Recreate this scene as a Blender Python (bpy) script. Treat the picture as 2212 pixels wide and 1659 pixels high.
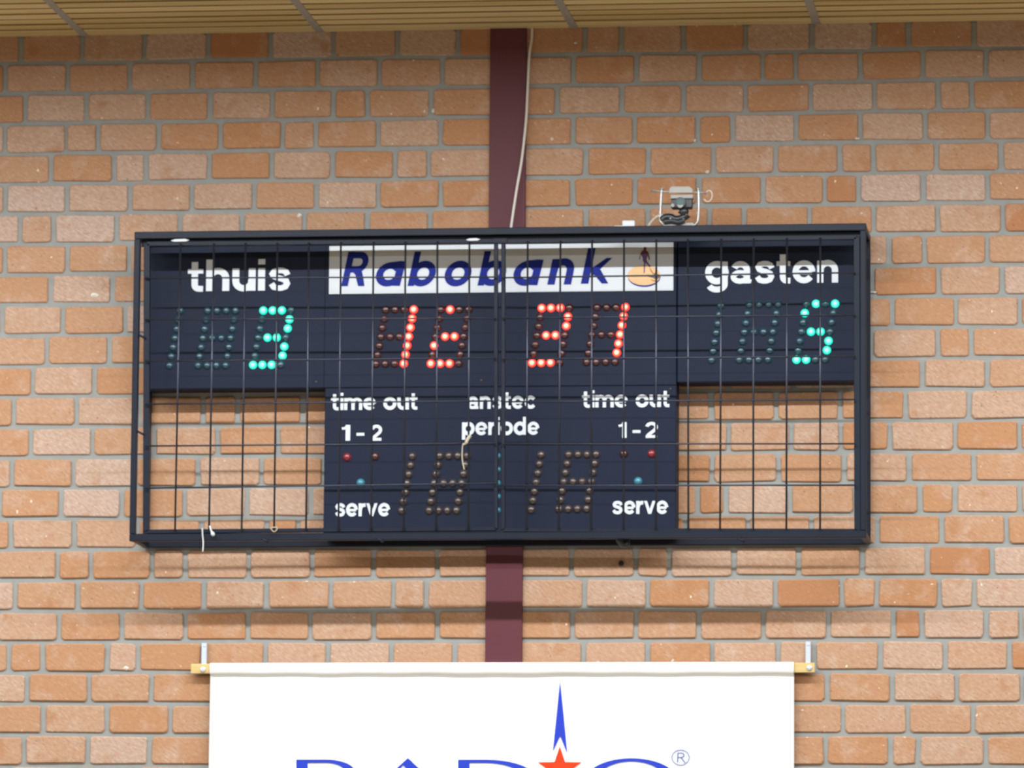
import bpy, bmesh, math, random
from mathutils import Vector, Matrix
random.seed(7)
for o in list(bpy.data.objects): bpy.data.objects.remove(o)
SC = bpy.context.scene
COL = SC.collection

# ------------------------------------------------------------------ camera
W, H = 2212, 1659
FPX = 11674.0; YAW = 0.123679; PIT = 0.128913; ROLL = 0.0077327
CX, CD = 2.0, 16.6394           # camera x, distance from the wall face (wall face is y = 0)
CZ = 1.62                       # eye height
J0 = CZ + 3.2179                # height of the topmost full bed joint
CH = 0.097327                   # brick course height
fwd = Vector((-math.sin(YAW)*math.cos(PIT), math.cos(YAW)*math.cos(PIT), math.sin(PIT)))
rgt0 = Vector((math.cos(YAW), math.sin(YAW), 0)); up0 = rgt0.cross(fwd)
RGT = math.cos(ROLL)*rgt0 + math.sin(ROLL)*up0
UPV = -math.sin(ROLL)*rgt0 + math.cos(ROLL)*up0
CPOS = Vector((CX, -CD, CZ))
cd = bpy.data.cameras.new('camera'); cam = bpy.data.objects.new('camera', cd); COL.objects.link(cam)
cd.sensor_fit = 'HORIZONTAL'; cd.sensor_width = 36.0; cd.lens = FPX/W*36.0; cd.clip_end = 200
m = Matrix.Identity(4)
for i in range(3):
    m[i][0] = RGT[i]; m[i][1] = UPV[i]; m[i][2] = -fwd[i]; m[i][3] = CPOS[i]
cam.matrix_world = m
SC.camera = cam
cd.dof.use_dof = True; cd.dof.focus_distance = 14.0; cd.dof.aperture_fstop = 7.0   # hand-held zoom shot, focused a little short

def P(px, py, d=0.0):
    """photo pixel -> point on the plane d metres in front of the wall"""
    v = fwd + ((px-W/2)/FPX)*RGT - ((py-H/2)/FPX)*UPV
    return CPOS + v*((-d-CPOS.y)/v.y)
def PX(v):
    d = Vector(v)-CPOS; z = d.dot(fwd)
    return W/2+FPX*d.dot(RGT)/z, H/2-FPX*d.dot(UPV)/z
ZC = P(1106, 62).z              # ceiling height
PS = 0.2/134.5                  # metres per photo pixel on the wall

# ------------------------------------------------------------------ world, exposure, lamps
w = bpy.data.worlds.new('hall_ambience'); SC.world = w; w.use_nodes = True
bg = w.node_tree.nodes['Background']
bg.inputs[0].default_value = (1.0, 0.84, 0.62, 1); bg.inputs[1].default_value = 0.30
SC.view_settings.view_transform = 'Standard'; SC.view_settings.look = 'None'
SC.view_settings.exposure = 0.0; SC.view_settings.gamma = 1.0
SC.view_settings.use_curve_mapping = False
ROWS = [(-1.8, 66.0), (-5.4, 66.0)]      # y, watts: ceiling rows above the picture, nearer one placed from the shadows it casts, farther one only assumed
TUBE = (0.92, 0.97, 1.0)
LAMP_X = [-4.4, -2.75, -1.1, 0.55, 2.2, 3.85]

# ------------------------------------------------------------------ helpers
def tag(o, label=None, cat=None, group=None, kind=None):
    if label: o['label'] = label
    if cat: o['category'] = cat
    if group: o['group'] = group
    if kind: o['kind'] = kind
    return o
def empty(name, loc=(0,0,0)):
    o = bpy.data.objects.new(name, None); COL.objects.link(o); o.location = loc
    o.empty_display_size = 0.05
    return o
def link(name, me, mat=None, parent=None, smooth=False):
    o = bpy.data.objects.new(name, me); COL.objects.link(o)
    if mat is not None and not me.materials: me.materials.append(mat)
    if smooth:
        for p in me.polygons: p.use_smooth = True
    if parent is not None:
        o.parent = parent; o.matrix_parent_inverse = Matrix.Translation(-abs_loc(parent))
    return o
def abs_loc(o):
    v = Vector(o.location)
    if o.parent is not None and o.matrix_parent_inverse.translation.length == 0: v += abs_loc(o.parent)
    return v
def mesh(name, verts, faces):
    me = bpy.data.meshes.new(name); me.from_pydata([tuple(v) for v in verts], [], faces); me.update()
    return me
def obj(name, bm, mat, parent=None, smooth=False, bevel=0, seg=1):
    if bevel: bmesh.ops.bevel(bm, geom=list(bm.edges), offset=bevel, segments=seg, affect='EDGES', profile=0.5)
    bmesh.ops.recalc_face_normals(bm, faces=list(bm.faces))
    me = bpy.data.meshes.new(name); bm.to_mesh(me); bm.free()
    return link(name, me, mat, parent, smooth)
def bbox(bm, x0, x1, y0, y1, z0, z1):
    vs = [bm.verts.new((x, y, z)) for x in (x0, x1) for y in (y0, y1) for z in (z0, z1)]
    for f in ((0,1,3,2),(4,6,7,5),(0,4,5,1),(2,3,7,6),(0,2,6,4),(1,5,7,3)): bm.faces.new([vs[i] for i in f])
    return vs
def box(name, x0, x1, y0, y1, z0, z1, mat, parent=None, bevel=0, seg=1):
    bm = bmesh.new(); bbox(bm, min(x0,x1), max(x0,x1), min(y0,y1), max(y0,y1), min(z0,z1), max(z0,z1))
    return obj(name, bm, mat, parent, bevel=bevel, seg=seg)
def tube_bm(bm, pts, r, n=8, cap=True):
    pts = [Vector(p) for p in pts]; rings = []
    for i, p in enumerate(pts):
        a = pts[max(i-1, 0)]; b = pts[min(i+1, len(pts)-1)]; t = (b-a).normalized()
        u = t.cross(Vector((0,1,0)) if abs(t.y) < 0.9 else Vector((1,0,0))).normalized(); v = t.cross(u)
        rr = r[i] if isinstance(r, (list, tuple)) else r
        rings.append([bm.verts.new(p+u*math.cos(2*math.pi*k/n)*rr+v*math.sin(2*math.pi*k/n)*rr) for k in range(n)])
    for A, B in zip(rings, rings[1:]):
        for k in range(n): bm.faces.new((A[k], A[(k+1) % n], B[(k+1) % n], B[k]))
    if cap:
        bm.faces.new(rings[0][::-1]); bm.faces.new(rings[-1])
def tube(name, pts, r, mat, parent=None, n=8):
    bm = bmesh.new(); tube_bm(bm, pts, r, n)
    return obj(name, bm, mat, parent, smooth=True)
def bar_between(name, a, b, wz, dy, mat, parent=None, bevel=0.0015):
    """square bar whose front-face centre line runs a -> b in a plane of constant y"""
    a = Vector(a); b = Vector(b); t = (b-a).normalized(); n = Vector((-t.z, 0, t.x))*wz/2
    bm = bmesh.new()
    vs = [bm.verts.new(p+s*n+Vector((0, q, 0))) for p in (a, b) for s in (-1, 1) for q in (0, dy)]
    for f in ((0,1,3,2),(4,6,7,5),(0,4,5,1),(2,3,7,6),(0,2,6,4),(1,5,7,3)): bm.faces.new([vs[i] for i in f])
    return obj(name, bm, mat, parent, bevel=bevel)
def smooth_path(pts, n=6):
    out = []; P4 = [pts[0]]+list(pts)+[pts[-1]]
    for i in range(1, len(P4)-2):
        p0, p1, p2, p3 = [Vector(q) for q in P4[i-1:i+3]]
        for k in range(n):
            t = k/n
            out.append(0.5*((2*p1)+(-p0+p2)*t+(2*p0-5*p1+4*p2-p3)*t*t+(-p0+3*p1-3*p2+p3)*t**3))
    out.append(Vector(pts[-1])); return out

# ------------------------------------------------------------------ materials
def newmat(name):
    mt = bpy.data.materials.new(name); mt.use_nodes = True
    return mt, mt.node_tree.nodes, mt.node_tree.links, mt.node_tree.nodes['Principled BSDF']
def plain(name, col, rough=0.5, metal=0.0, spec=0.5, vary=0.12, scale=40.0, bump=0.0, stretch=None):
    mt, N, L, B = newmat(name)
    tc = N.new('ShaderNodeTexCoord'); no = N.new('ShaderNodeTexNoise'); no.inputs['Scale'].default_value = scale
    no.inputs['Detail'].default_value = 4
    if stretch:
        mp = N.new('ShaderNodeMapping'); mp.inputs['Scale'].default_value = stretch
        L.new(tc.outputs['Object'], mp.inputs[0]); L.new(mp.outputs[0], no.inputs['Vector'])
    else: L.new(tc.outputs['Object'], no.inputs['Vector'])
    mx = N.new('ShaderNodeMix'); mx.data_type = 'RGBA'
    mx.inputs[6].default_value = tuple(c*(1-vary) for c in col)+(1,)
    mx.inputs[7].default_value = tuple(min(1, c*(1+vary)) for c in col)+(1,)
    L.new(no.outputs[0], mx.inputs[0]); L.new(mx.outputs[2], B.inputs['Base Color'])
    B.inputs['Roughness'].default_value = rough; B.inputs['Metallic'].default_value = metal
    B.inputs['Specular IOR Level'].default_value = spec
    if bump:
        bp = N.new('ShaderNodeBump'); bp.inputs['Strength'].default_value = bump; bp.inputs['Distance'].default_value = 0.002
        L.new(no.outputs[0], bp.inputs['Height']); L.new(bp.outputs[0], B.inputs['Normal'])
    return mt
def brick_mat():
    mt, N, L, B = newmat('brick_clay')
    oi = N.new('ShaderNodeObjectInfo'); ge = N.new('ShaderNodeNewGeometry')
    sep = N.new('ShaderNodeSeparateColor'); L.new(oi.outputs['Color'], sep.inputs[0])
    def math_(op, a, b):
        n = N.new('ShaderNodeMath'); n.operation = op
        for i, v in enumerate((a, b)):
            if isinstance(v, (int, float)): n.inputs[i].default_value = v
            elif v is not None: L.new(v, n.inputs[i])
        return n.outputs[0]
    rnd = math_('FRACT', math_('ADD', oi.outputs['Random'], ge.outputs['Random Per Island']), None)
    isr = math_('GREATER_THAN', sep.outputs[0], 0.995)
    t = math_('ADD', math_('MULTIPLY', rnd, isr), math_('MULTIPLY', sep.outputs[0], math_('SUBTRACT', 1.0, isr)))
    cr = N.new('ShaderNodeValToRGB'); e = cr.color_ramp.elements
    e[0].position = 0.0; e[0].color = (0.41, 0.185, 0.085, 1)
    e[1].position = 1.0; e[1].color = (0.505, 0.395, 0.345, 1)
    for p, c in ((0.25, (0.44, 0.225, 0.112, 1)), (0.5, (0.46, 0.275, 0.17, 1)), (0.75, (0.48, 0.335, 0.25, 1))):
        k = e.new(p); k.color = c
    L.new(t, cr.inputs[0])
    pos = N.new('ShaderNodeMapping'); L.new(ge.outputs['Position'], pos.inputs[0])
    def noise(scale, det=4, rough=0.6, vec=None):
        n = N.new('ShaderNodeTexNoise'); n.inputs['Scale'].default_value = scale; n.inputs['Detail'].default_value = det
        n.inputs['Roughness'].default_value = rough; L.new(vec or pos.outputs[0], n.inputs['Vector']); return n.outputs[0]
    def ramp(src, a, b, lo=0.0, hi=1.0):
        n = N.new('ShaderNodeMapRange'); n.inputs[1].default_value = a; n.inputs[2].default_value = b
        n.inputs[3].default_value = lo; n.inputs[4].default_value = hi; L.new(src, n.inputs[0]); return n.outputs[0]
    def mix(fac, a, b, blend='MIX'):
        n = N.new('ShaderNodeMix'); n.data_type = 'RGBA'; n.blend_type = blend
        if isinstance(fac, float): n.inputs[0].default_value = fac
        else: L.new(fac, n.inputs[0])
        for i, v in ((6, a), (7, b)):
            if isinstance(v, tuple): n.inputs[i].default_value = v
            else: L.new(v, n.inputs[i])
        return n.outputs[2]
    dg0 = N.new('ShaderNodeMapping'); L.new(ge.outputs['Position'], dg0.inputs[0]); dg0.inputs['Rotation'].default_value = (0, math.radians(-33), 0)
    diag = N.new('ShaderNodeMapping'); L.new(dg0.outputs[0], diag.inputs[0]); diag.inputs['Scale'].default_value = (55, 60, 170)
    c = mix(ramp(noise(10, 3), 0.52, 0.74, 0, 0.6), cr.outputs[0], (0.55, 0.43, 0.355, 1))          # pale bloom
    c = mix(ramp(noise(14, 3, 0.5), 0.42, 0.24, 0, 0.75), c, (0.37, 0.165, 0.07, 1))              # fired patches
    c = mix(ramp(noise(1.0, 3, 0.65, diag.outputs[0]), 0.28, 0.66, 0.3, 1.0), (0.33, 0.165, 0.09, 1), c)
    c = mix(ramp(noise(1.0, 2, 0.5, diag.outputs[0]), 0.62, 0.78, 0.0, 0.25), c, (0.62, 0.50, 0.41, 1))
    c = mix(ramp(noise(110, 2, 0.5), 0.34, 0.25, 0, 0.85), c, (0.20, 0.10, 0.06, 1))              # dark pits
    c = mix(ramp(noise(60, 2, 0.4), 0.72, 0.78, 0, 0.8), c, (0.80, 0.72, 0.62, 1))                # lime specks
    L.new(c, B.inputs['Base Color']); B.inputs['Roughness'].default_value = 0.9
    B.inputs['Specular IOR Level'].default_value = 0.2
    bp = N.new('ShaderNodeBump'); bp.inputs['Strength'].default_value = 0.5; bp.inputs['Distance'].default_value = 0.003
    L.new(noise(90, 6), bp.inputs['Height']); L.new(bp.outputs[0], B.inputs['Normal'])
    return mt
def wood_mat(name, c0, c1, axis_scale, rough=0.55):
    mt, N, L, B = newmat(name)
    ge = N.new('ShaderNodeNewGeometry'); oi = N.new('ShaderNodeObjectInfo')
    mp = N.new('ShaderNodeMapping'); mp.inputs['Scale'].default_value = axis_scale
    L.new(ge.outputs['Position'], mp.inputs[0])
    no = N.new('ShaderNodeTexNoise'); no.inputs['Scale'].default_value = 1.0; no.inputs['Detail'].default_value = 5
    no.inputs['Distortion'].default_value = 0.6; L.new(mp.outputs[0], no.inputs['Vector'])
    ad = N.new('ShaderNodeMath'); ad.operation = 'MULTIPLY_ADD'; ad.inputs[1].default_value = 0.45; L.new(oi.outputs['Random'], ad.inputs[0]); L.new(no.outputs[0], ad.inputs[2])
    cr = N.new('ShaderNodeValToRGB'); e = cr.color_ramp.elements
    e[0].position = 0.42; e[0].color = c0+(1,); e[1].position = 0.95; e[1].color = c1+(1,)
    L.new(ad.outputs[0], cr.inputs[0]); L.new(cr.outputs[0], B.inputs['Base Color'])
    B.inputs['Roughness'].default_value = rough
    return mt
def led_mat(name, col, emit=0.0, core=None):
    mt, N, L, B = newmat(name)
    B.inputs['Base Color'].default_value = col+(1,); B.inputs['Roughness'].default_value = 0.30
    B.inputs['Specular IOR Level'].default_value = 1.0
    tc = N.new('ShaderNodeTexCoord'); no = N.new('ShaderNodeTexNoise'); no.inputs['Scale'].default_value = 60
    L.new(tc.outputs['Object'], no.inputs['Vector'])
    mx = N.new('ShaderNodeMix'); mx.data_type = 'RGBA'
    f = 0.15 if emit else 1.0
    mx.inputs[6].default_value = tuple(c*0.8*f for c in col)+(1,); mx.inputs[7].default_value = tuple(min(1, c*1.2*f) for c in col)+(1,)
    L.new(no.outputs[0], mx.inputs[0]); L.new(mx.outputs[2], B.inputs['Base Color'])
    if emit:
        lw = N.new('ShaderNodeTexGradient'); lw.gradient_type = 'SPHERICAL'
        mp = N.new('ShaderNodeMapping'); mp.inputs['Scale'].default_value = (92, 0, 92)   # lamp chip shines through the dome centre
        L.new(tc.outputs['Object'], mp.inputs[0]); L.new(mp.outputs[0], lw.inputs[0])
        mc = N.new('ShaderNodeMix'); mc.data_type = 'RGBA'
        mc.inputs[6].default_value = col+(1,); mc.inputs[7].default_value = (core or col)+(1,)
        L.new(lw.outputs[0], mc.inputs[0]); L.new(mc.outputs[2], B.inputs['Emission Color'])
        B.inputs['Emission Strength'].default_value = emit
    return mt
M = {}
M['brick'] = brick_mat()
M['mortar'] = plain('mortar', (0.275, 0.28, 0.27), 0.95, vary=0.16, scale=25, bump=0.4, spec=0.1)
M['steel_maroon'] = plain('maroon_paint', (0.10, 0.027, 0.036), 0.5, spec=0.25, vary=0.08, scale=6)
M['slat'] = wood_mat('ceiling_pine', (0.46, 0.345, 0.145), (0.68, 0.55, 0.29), (2.0, 60, 60))
M['tprofile'] = plain('grey_profile', (0.30, 0.29, 0.27), 0.6)
M['floor'] = plain('sports_floor', (0.42, 0.36, 0.28), 0.5, vary=0.1, scale=3)
M['cage'] = plain('cage_paint', (0.0095, 0.0125, 0.023), 0.42, vary=0.2, scale=18, spec=0.2)
M['wire'] = plain('wire_paint', (0.05, 0.055, 0.075), 0.42, metal=0.85, vary=0.2, scale=30)
M['panel'] = plain('panel_sheet', (0.0115, 0.0165, 0.034), 0.5, vary=0.08, scale=5, spec=0.12)
M['white_vinyl'] = plain('white_vinyl', (0.60, 0.64, 0.69), 0.45, vary=0.02)
M['sign_white'] = plain('sign_white', (0.55, 0.58, 0.62), 0.35, vary=0.02)
M['blue_print'] = plain('blue_print', (0.010, 0.020, 0.20), 0.5, vary=0.05, spec=0.1)
M['banner'] = plain('banner_cloth', (0.86, 0.87, 0.88), 0.7, vary=0.015, scale=8)
M['banner_blue'] = plain('banner_blue', (0.028, 0.055, 0.48), 0.7, vary=0.05, spec=0.1)
M['banner_grey_blue'] = plain('banner_grey_blue', (0.10, 0.15, 0.38), 0.6, vary=0.05)
M['star_red'] = plain('star_red', (0.74, 0.05, 0.014), 0.7, vary=0.04, spec=0.1)
M['batten'] = wood_mat('pine_batten', (0.52, 0.36, 0.13), (0.70, 0.54, 0.26), (6, 60, 60))
M['zinc'] = plain('zinc', (0.60, 0.66, 0.76), 0.35, metal=0.35, vary=0.08)
M['chrome'] = plain('chrome', (0.36, 0.36, 0.35), 0.3, metal=0.6, vary=0.05)
M['cable'] = plain('white_cable', (0.62, 0.58, 0.54), 0.5, vary=0.05)
M['black_plastic'] = plain('black_plastic', (0.015, 0.018, 0.022), 0.35, vary=0.2)
M['grey_plastic'] = plain('grey_plastic', (0.33, 0.32, 0.30), 0.5, vary=0.1)
M['white_plastic'] = plain('white_plastic', (0.55, 0.57, 0.60), 0.45, vary=0.05)
M['lens'] = plain('lens_glass', (0.10, 0.16, 0.17), 0.08, vary=0.1)
M['string'] = plain('string', (0.40, 0.35, 0.27), 0.9, vary=0.15, scale=300)
M['white_string'] = plain('white_string', (0.55, 0.55, 0.54), 0.9, vary=0.06, scale=300)
M['emblem_orange'] = wood_mat('emblem_orange', (0.62, 0.30, 0.14), (0.66, 0.42, 0.20), (3, 3, 8), 0.4)
M['emblem_dark'] = plain('emblem_dark', (0.10, 0.075, 0.055), 0.4)
M['emblem_brown'] = plain('emblem_brown', (0.33, 0.13, 0.03), 0.4)
M['emblem_purple'] = plain('emblem_purple', (0.10, 0.03, 0.16), 0.4)
M['emblem_red'] = plain('emblem_red', (0.13, 0.03, 0.045), 0.4)
M['led_teal'] = led_mat('led_teal_off', (0.011, 0.050, 0.075))
M['led_cyan'] = led_mat('led_cyan_off', (0.03, 0.19, 0.26))
M['led_red_off'] = led_mat('led_red_off', (0.05, 0.012, 0.013))
M['led_brown'] = led_mat('led_brown_off', (0.05, 0.034, 0.03))
M['led_ruby'] = led_mat('led_ruby_off', (0.20, 0.01, 0.02))
M['led_green_on'] = led_mat('led_green_on', (0.0, 0.60, 0.39), 1.9, (0.42, 1.0, 0.82))
M['led_red_on'] = led_mat('led_red_on', (1.0, 0.03, 0.018), 2.5, (1.0, 0.66, 0.42))
M['lime'] = plain('lime', (0.62, 0.58, 0.50), 0.9, vary=0.1)
M['lamp_white'] = plain('lamp_enamel', (0.75, 0.75, 0.74), 0.4)

# ------------------------------------------------------------------ ceiling lamps
def luminaire(n, x, y, watts):
    r = empty('ceiling_luminaire', (x, y, ZC))
    tag(r, 'long white fluorescent luminaire fixed under the slatted ceiling', 'lamp', 'fluorescent luminaires in rows under the hall ceiling')
    hx = 0.75
    box('housing', x-hx, x+hx, y-0.07, y+0.07, ZC-0.05, ZC-0.005, M['lamp_white'], r, bevel=0.004)
    for s in (-1, 1): box('end_cap', x+s*hx, x+s*(hx+0.02), y-0.07, y+0.07, ZC-0.075, ZC-0.005, M['lamp_white'], r, bevel=0.003)
    nm = 'ceiling_lamp_%d_offscreen' % n
    ld = bpy.data.lights.new(nm, 'AREA'); ld.shape = 'RECTANGLE'; ld.size = 1.5; ld.size_y = 0.07
    ld.energy = watts; ld.color = TUBE
    lo = bpy.data.objects.new(nm, ld); COL.objects.link(lo); lo.parent = r
    lo.location = (0, 0, -0.06)
for ri, (yy, wt) in enumerate(ROWS):
    for xi, xx in enumerate(LAMP_X): luminaire(ri*len(LAMP_X)+xi+1, xx, yy, wt)

# ------------------------------------------------------------------ the room
wx0, wx1 = P(0, 830).x-1.6, P(W, 830).x+1.6
wall = box('wall_back', wx0, wx1, 0.006, 0.12, 0, ZC+0.06, M['mortar']); wall['kind'] = 'structure'
flo = box('floor', wx0-2, wx1+2, -19, 0.12, -0.05, 0, M['floor']); flo['kind'] = 'structure'
ceil = box('ceiling', wx0, wx1, -19, 0.006, ZC+0.0235, ZC+0.06, M['slat']); ceil['kind'] = 'structure'
# ceiling slats between the grey profiles
jx = [P(182.6, 77.8).x, P(692, 66).x, P(1240, 63).x, P(1764, 50).x]
st = (jx[-1]-jx[0])/3
JX = [jx[0]-2*st, jx[0]-st]+jx+[jx[-1]+st, jx[-1]+2*st]
SL = [0.0, 0.107]
while SL[-1] < 1.5: SL.append(SL[-1]+0.084)
SH = 0.024                       # slat height; the sides are undercut so the grooves shade themselves
def slat_mesh(wd, dp):
    pr = [(-dp, 0.0), (0.0, 0.0), (-0.022, SH), (-dp+0.022, SH)]
    me = mesh('slat', [(x, y, z) for x in (0, wd) for y, z in pr], [(0,1,2,3), (4,7,6,5), (0,4,5,1), (1,5,6,2), (2,6,7,3), (3,7,4,0)])
    bm = bmesh.new(); bm.from_mesh(me); bmesh.ops.recalc_face_normals(bm, faces=list(bm.faces)); bm.to_mesh(me); bm.free()
    me.materials.append(M['slat']); return me
for a, b in zip(JX, JX[1:]):
    x0, x1 = a+0.013, b-0.013
    first = slat_mesh(x1-x0, 0.107-0.009); rest = slat_mesh(x1-x0, 0.084-0.018)
    for i, (s0, s1) in enumerate(zip(SL, SL[1:])):
        o = bpy.data.objects.new('slat', first if i == 0 else rest); COL.objects.link(o)
        o.location = (x0, -s0-(0.0 if i == 0 else 0.009), ZC+random.uniform(-0.0008, 0.0008)); o.parent = ceil
for a in JX:
    box('profile', a-0.0135, a+0.0135, -1.55, 0.004, ZC-0.002, ZC+0.024, M['tprofile'], ceil, bevel=0.001)

box('far_field', wx0, wx1, -19, -1.57, ZC, ZC+0.024, M['slat'], ceil)

# ------------------------------------------------------------------ brickwork
JL = {0:[44,178,311,449,584,720,858,989,1263,1342,1476,1611,1753,1889,1962,2104],
1:[11,146,280,415,552,686,820,955,1239,1375,1510,1648,1719,1858,1994,2130],
2:[54,186,319,454,588,720,793,931,1204,1342,1477,1611,1751,1889,2027,2099],
3:[11,143,211,343,477,610,682,816,951,1238,1371,1508,1582,1720,1857,1998,2134],
4:[109,246,315,452,586,718,853,926,1266,1401,1541,1676,1814,1887,2023,2163],
5:[11,144,280,414,548,683,817,951,1237,1372,1510,1648,1782,1855,1995,2133],
6:[43,115,252,388,522,658,793,928,1266,1399,1532,1608,1749,1887,2025,2166],
7:[10,145,278,1921,1997,2133],8:[108,243,1885,2027,2165],9:[5,136,270,1927,2065,2204],
10:[101,235,1883,2026,2098],11:[71,204,1992,2133],12:[29,165,301,438,514,653,1536,1677,1814,1956,2094],
13:[66,199,332,470,600,1574,1709,1816,1922,2064,2203],14:[25,158,293,427.5,565,700,1537.5,1681,1823,1963,2104],
15:[0,131,263,399,532,671,1507,1568,1706,1847,1988,2062,2203],16:[22,160,297,434.5,575.6,644,1480,1616,1753,1894,2034,2174],
17:[124,196,328,399,538,673,808,944,1234,1373,1446,1585,1725,1863,2003,2143],
18:[32,167,305,441,575,715,849,920,1262,1399,1538,1676,1818,1894,2029,2104],
19:[127,263,400,535,670,807,944,1237,1373,1510,1649,1789,1929,1991,2130,2205],
20:[18,92,232,297,438,572,708,845,983,1261,1400,1539,1680,1758,1901,2042,2181],
21:[58,192,326,1786,1927,2067,2208],22:[92,231,368,1821,1961,2102],23:[51,189,323,1784,1924,1983,2129]}
# tone of each brick: first digit left of the first joint, then one per joint (0 deep orange ... 9 pale pink)
TONE = {1:'44343253414213144', 2:'26535323253426442', 3:'665521436232172635', 4:'32661514412423334', 5:'49756473211230884', 6:'14745422221011442',
 7:'3334223', 8:'374153', 9:'5755476', 10:'654645', 11:'47365', 12:'557444444377', 13:'485645673734', 14:'748474254644', 15:'54947852854366',
 16:'6876756567567', 17:'64467756776876719', 18:'65547667683824378', 19:'75736755666782987', 20:'644845786674776872', 21:'74544766', 22:'5746767', 23:'45732363'}
CX0, CX1 = P(1054.5, 750).x, P(1133.5, 750).x      # steel column edges
def course_y(c, x):                                 # pixel row of the middle of course c
    return PX((x, 0, J0-CH*c+CH*0.5))[1]
def brick_mesh(wd, ht, seed):
    rg = random.Random(seed); rad = 0.009; pts = []
    def j(s=0.0021): return rg.uniform(-s, s)
    for (cx, cz, a0) in ((wd/2-rad, ht/2-rad, 0), (-wd/2+rad, ht/2-rad, 90), (-wd/2+rad, -ht/2+rad, 180), (wd/2-rad, -ht/2+rad, 270)):
        for k in range(3):
            a = math.radians(a0+45*k); pts.append((cx+rad*math.cos(a)+j(), cz+rad*math.sin(a)+j()))
    n = len(pts); bv = 0.003; vs = []
    for (x, z) in pts: vs.append((x*(1-2*bv/wd), 0, z*(1-2*bv/ht)))
    for (x, z) in pts: vs.append((x, bv, z))
    for (x, z) in pts: vs.append((x, 0.02, z))
    fs = [tuple(range(n))]
    for r in (0, n):
        for k in range(n): fs.append((r+k, r+n+k, r+n+(k+1) % n, r+(k+1) % n))
    me = mesh('brick', vs, fs)
    bm = bmesh.new(); bm.from_mesh(me); bmesh.ops.recalc_face_normals(bm, faces=list(bm.faces)); bm.to_mesh(me); bm.free()
    return me
bricks = []
for c in range(-1, 34):
    z = J0-CH*c+CH*0.5
    if c in JL: xs = [P(p, course_y(c, P(p, 800).x)).x for p in JL[c]]
    else:
        off = random.choice((0.0, 0.1, 0.05, 0.15)); xs = [wx0+1.3+off]
        while xs[-1] < wx1-1.5: xs.append(xs[-1]+0.204)
    while xs[0] > wx0+0.25: xs.insert(0, xs[0]-0.2)
    while xs[-1] < wx1-0.25: xs.append(xs[-1]+0.206)
    full = [xs[0]]
    for a, b in zip(xs, xs[1:]):
        n = 1
        if b-a > 0.3 and not (a < CX0 < b):
            n = max(1, round((b-a)/0.203))
        elif b-a > 0.5:
            n = max(1, round((b-a)/0.203))
        for k in range(1, n+1): full.append(a+(b-a)*k/n)
    for a, b in zip(full, full[1:]):
        l, r = a+0.0079, b-0.0079
        parts = [(l, r)]
        if l < CX1 and r > CX0: parts = [(l, min(r, CX0+0.012)), (max(l, CX1-0.012), r)]
        for (l2, r2) in parts:
            if r2-l2 > 0.035: bricks.append((c, l2, r2, z))
def hidden(px, py):
    if not (0 <= px < W and 0 <= py < H): return True
    if 298 < px < 1868 and 490 < py < 836: return True
    if 700 < px < 1460 and 836 < py < 1168: return True
    if 452 < px < 1714 and py > 1431: return True
    if 288 < px < 1872 and (490 < py < 520 or 1145 < py < 1170): return True
    return py < 74-px*0.0165
def vis(b):
    n = 0
    for i in range(8):
        for k in range(4):
            n += not hidden(*PX((b[1]+(b[2]-b[1])*(i+.5)/8, 0, b[3]+CH*((k+.5)/4-.5))))
    return n*(b[2]-b[1])
score = sorted(((vis(b), i) for i, b in enumerate(bricks)), reverse=True)
keep = {i for v, i in score[:300] if v > 0}
cache = {}
bmF = bmesh.new()
for i, (c, l, r, z) in enumerate(bricks):
    top = min(z+CH/2-0.0065, ZC+0.005); bot = z-CH/2+0.0065
    if top-bot < 0.01: continue
    key = (round((r-l)/0.004), round((top-bot)/0.004), random.randrange(4))
    if key not in cache:
        cache[key] = brick_mesh(r-l, top-bot, hash(key) % 1000)
        cache[key].materials.append(M['brick'])
    me = cache[key]
    loc = Vector(((l+r)/2, random.uniform(-0.0015, 0.001), (top+bot)/2+random.uniform(-0.001, 0.001)))
    rot = random.uniform(-0.006, 0.006)
    if i in keep:
        o = bpy.data.objects.new('brick', me); COL.objects.link(o); o.location = loc; o.rotation_euler = (random.uniform(-.012, .012), rot, random.uniform(-.006, .006)); o.parent = wall
        k = None
        if c in TONE:
            pl = PX((l, 0, z))[0]; tn = TONE[c]; mean = sum(map(int, tn))/len(tn)
            k = int(tn[sum(1 for q in JL[c] if q <= pl+2)])-mean+4.6      # every course has the same mean tone
        if k is not None:
            t = min(0.98, max(0.0, k/9.0+random.uniform(-0.04, 0.04))); o.color = (t, t, t, 1)
    else:
        n0 = len(bmF.verts); bmF.from_mesh(me); bmF.verts.ensure_lookup_table()
        R = Matrix.Translation(loc) @ Matrix.Rotation(rot, 4, 'Y')
        for v in bmF.verts[n0:]: v.co = R @ v.co
fo = obj('brick_field', bmF, M['brick'], wall); fo['kind'] = 'stuff'

# ------------------------------------------------------------------ steel column
colm = empty('steel_column', ((CX0+CX1)/2, 0, 0)); tag(colm, 'dark maroon painted steel column set into the brick wall behind the scoreboard', 'column')
box('flange', CX0, CX1, -0.012, 0.02, 0.0, ZC+0.005, M['steel_maroon'], colm, bevel=0.0015)
box('web', (CX0+CX1)/2-0.006, (CX0+CX1)/2+0.006, 0.02, 0.11, 0.0, ZC+0.005, M['steel_maroon'], colm)

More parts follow.
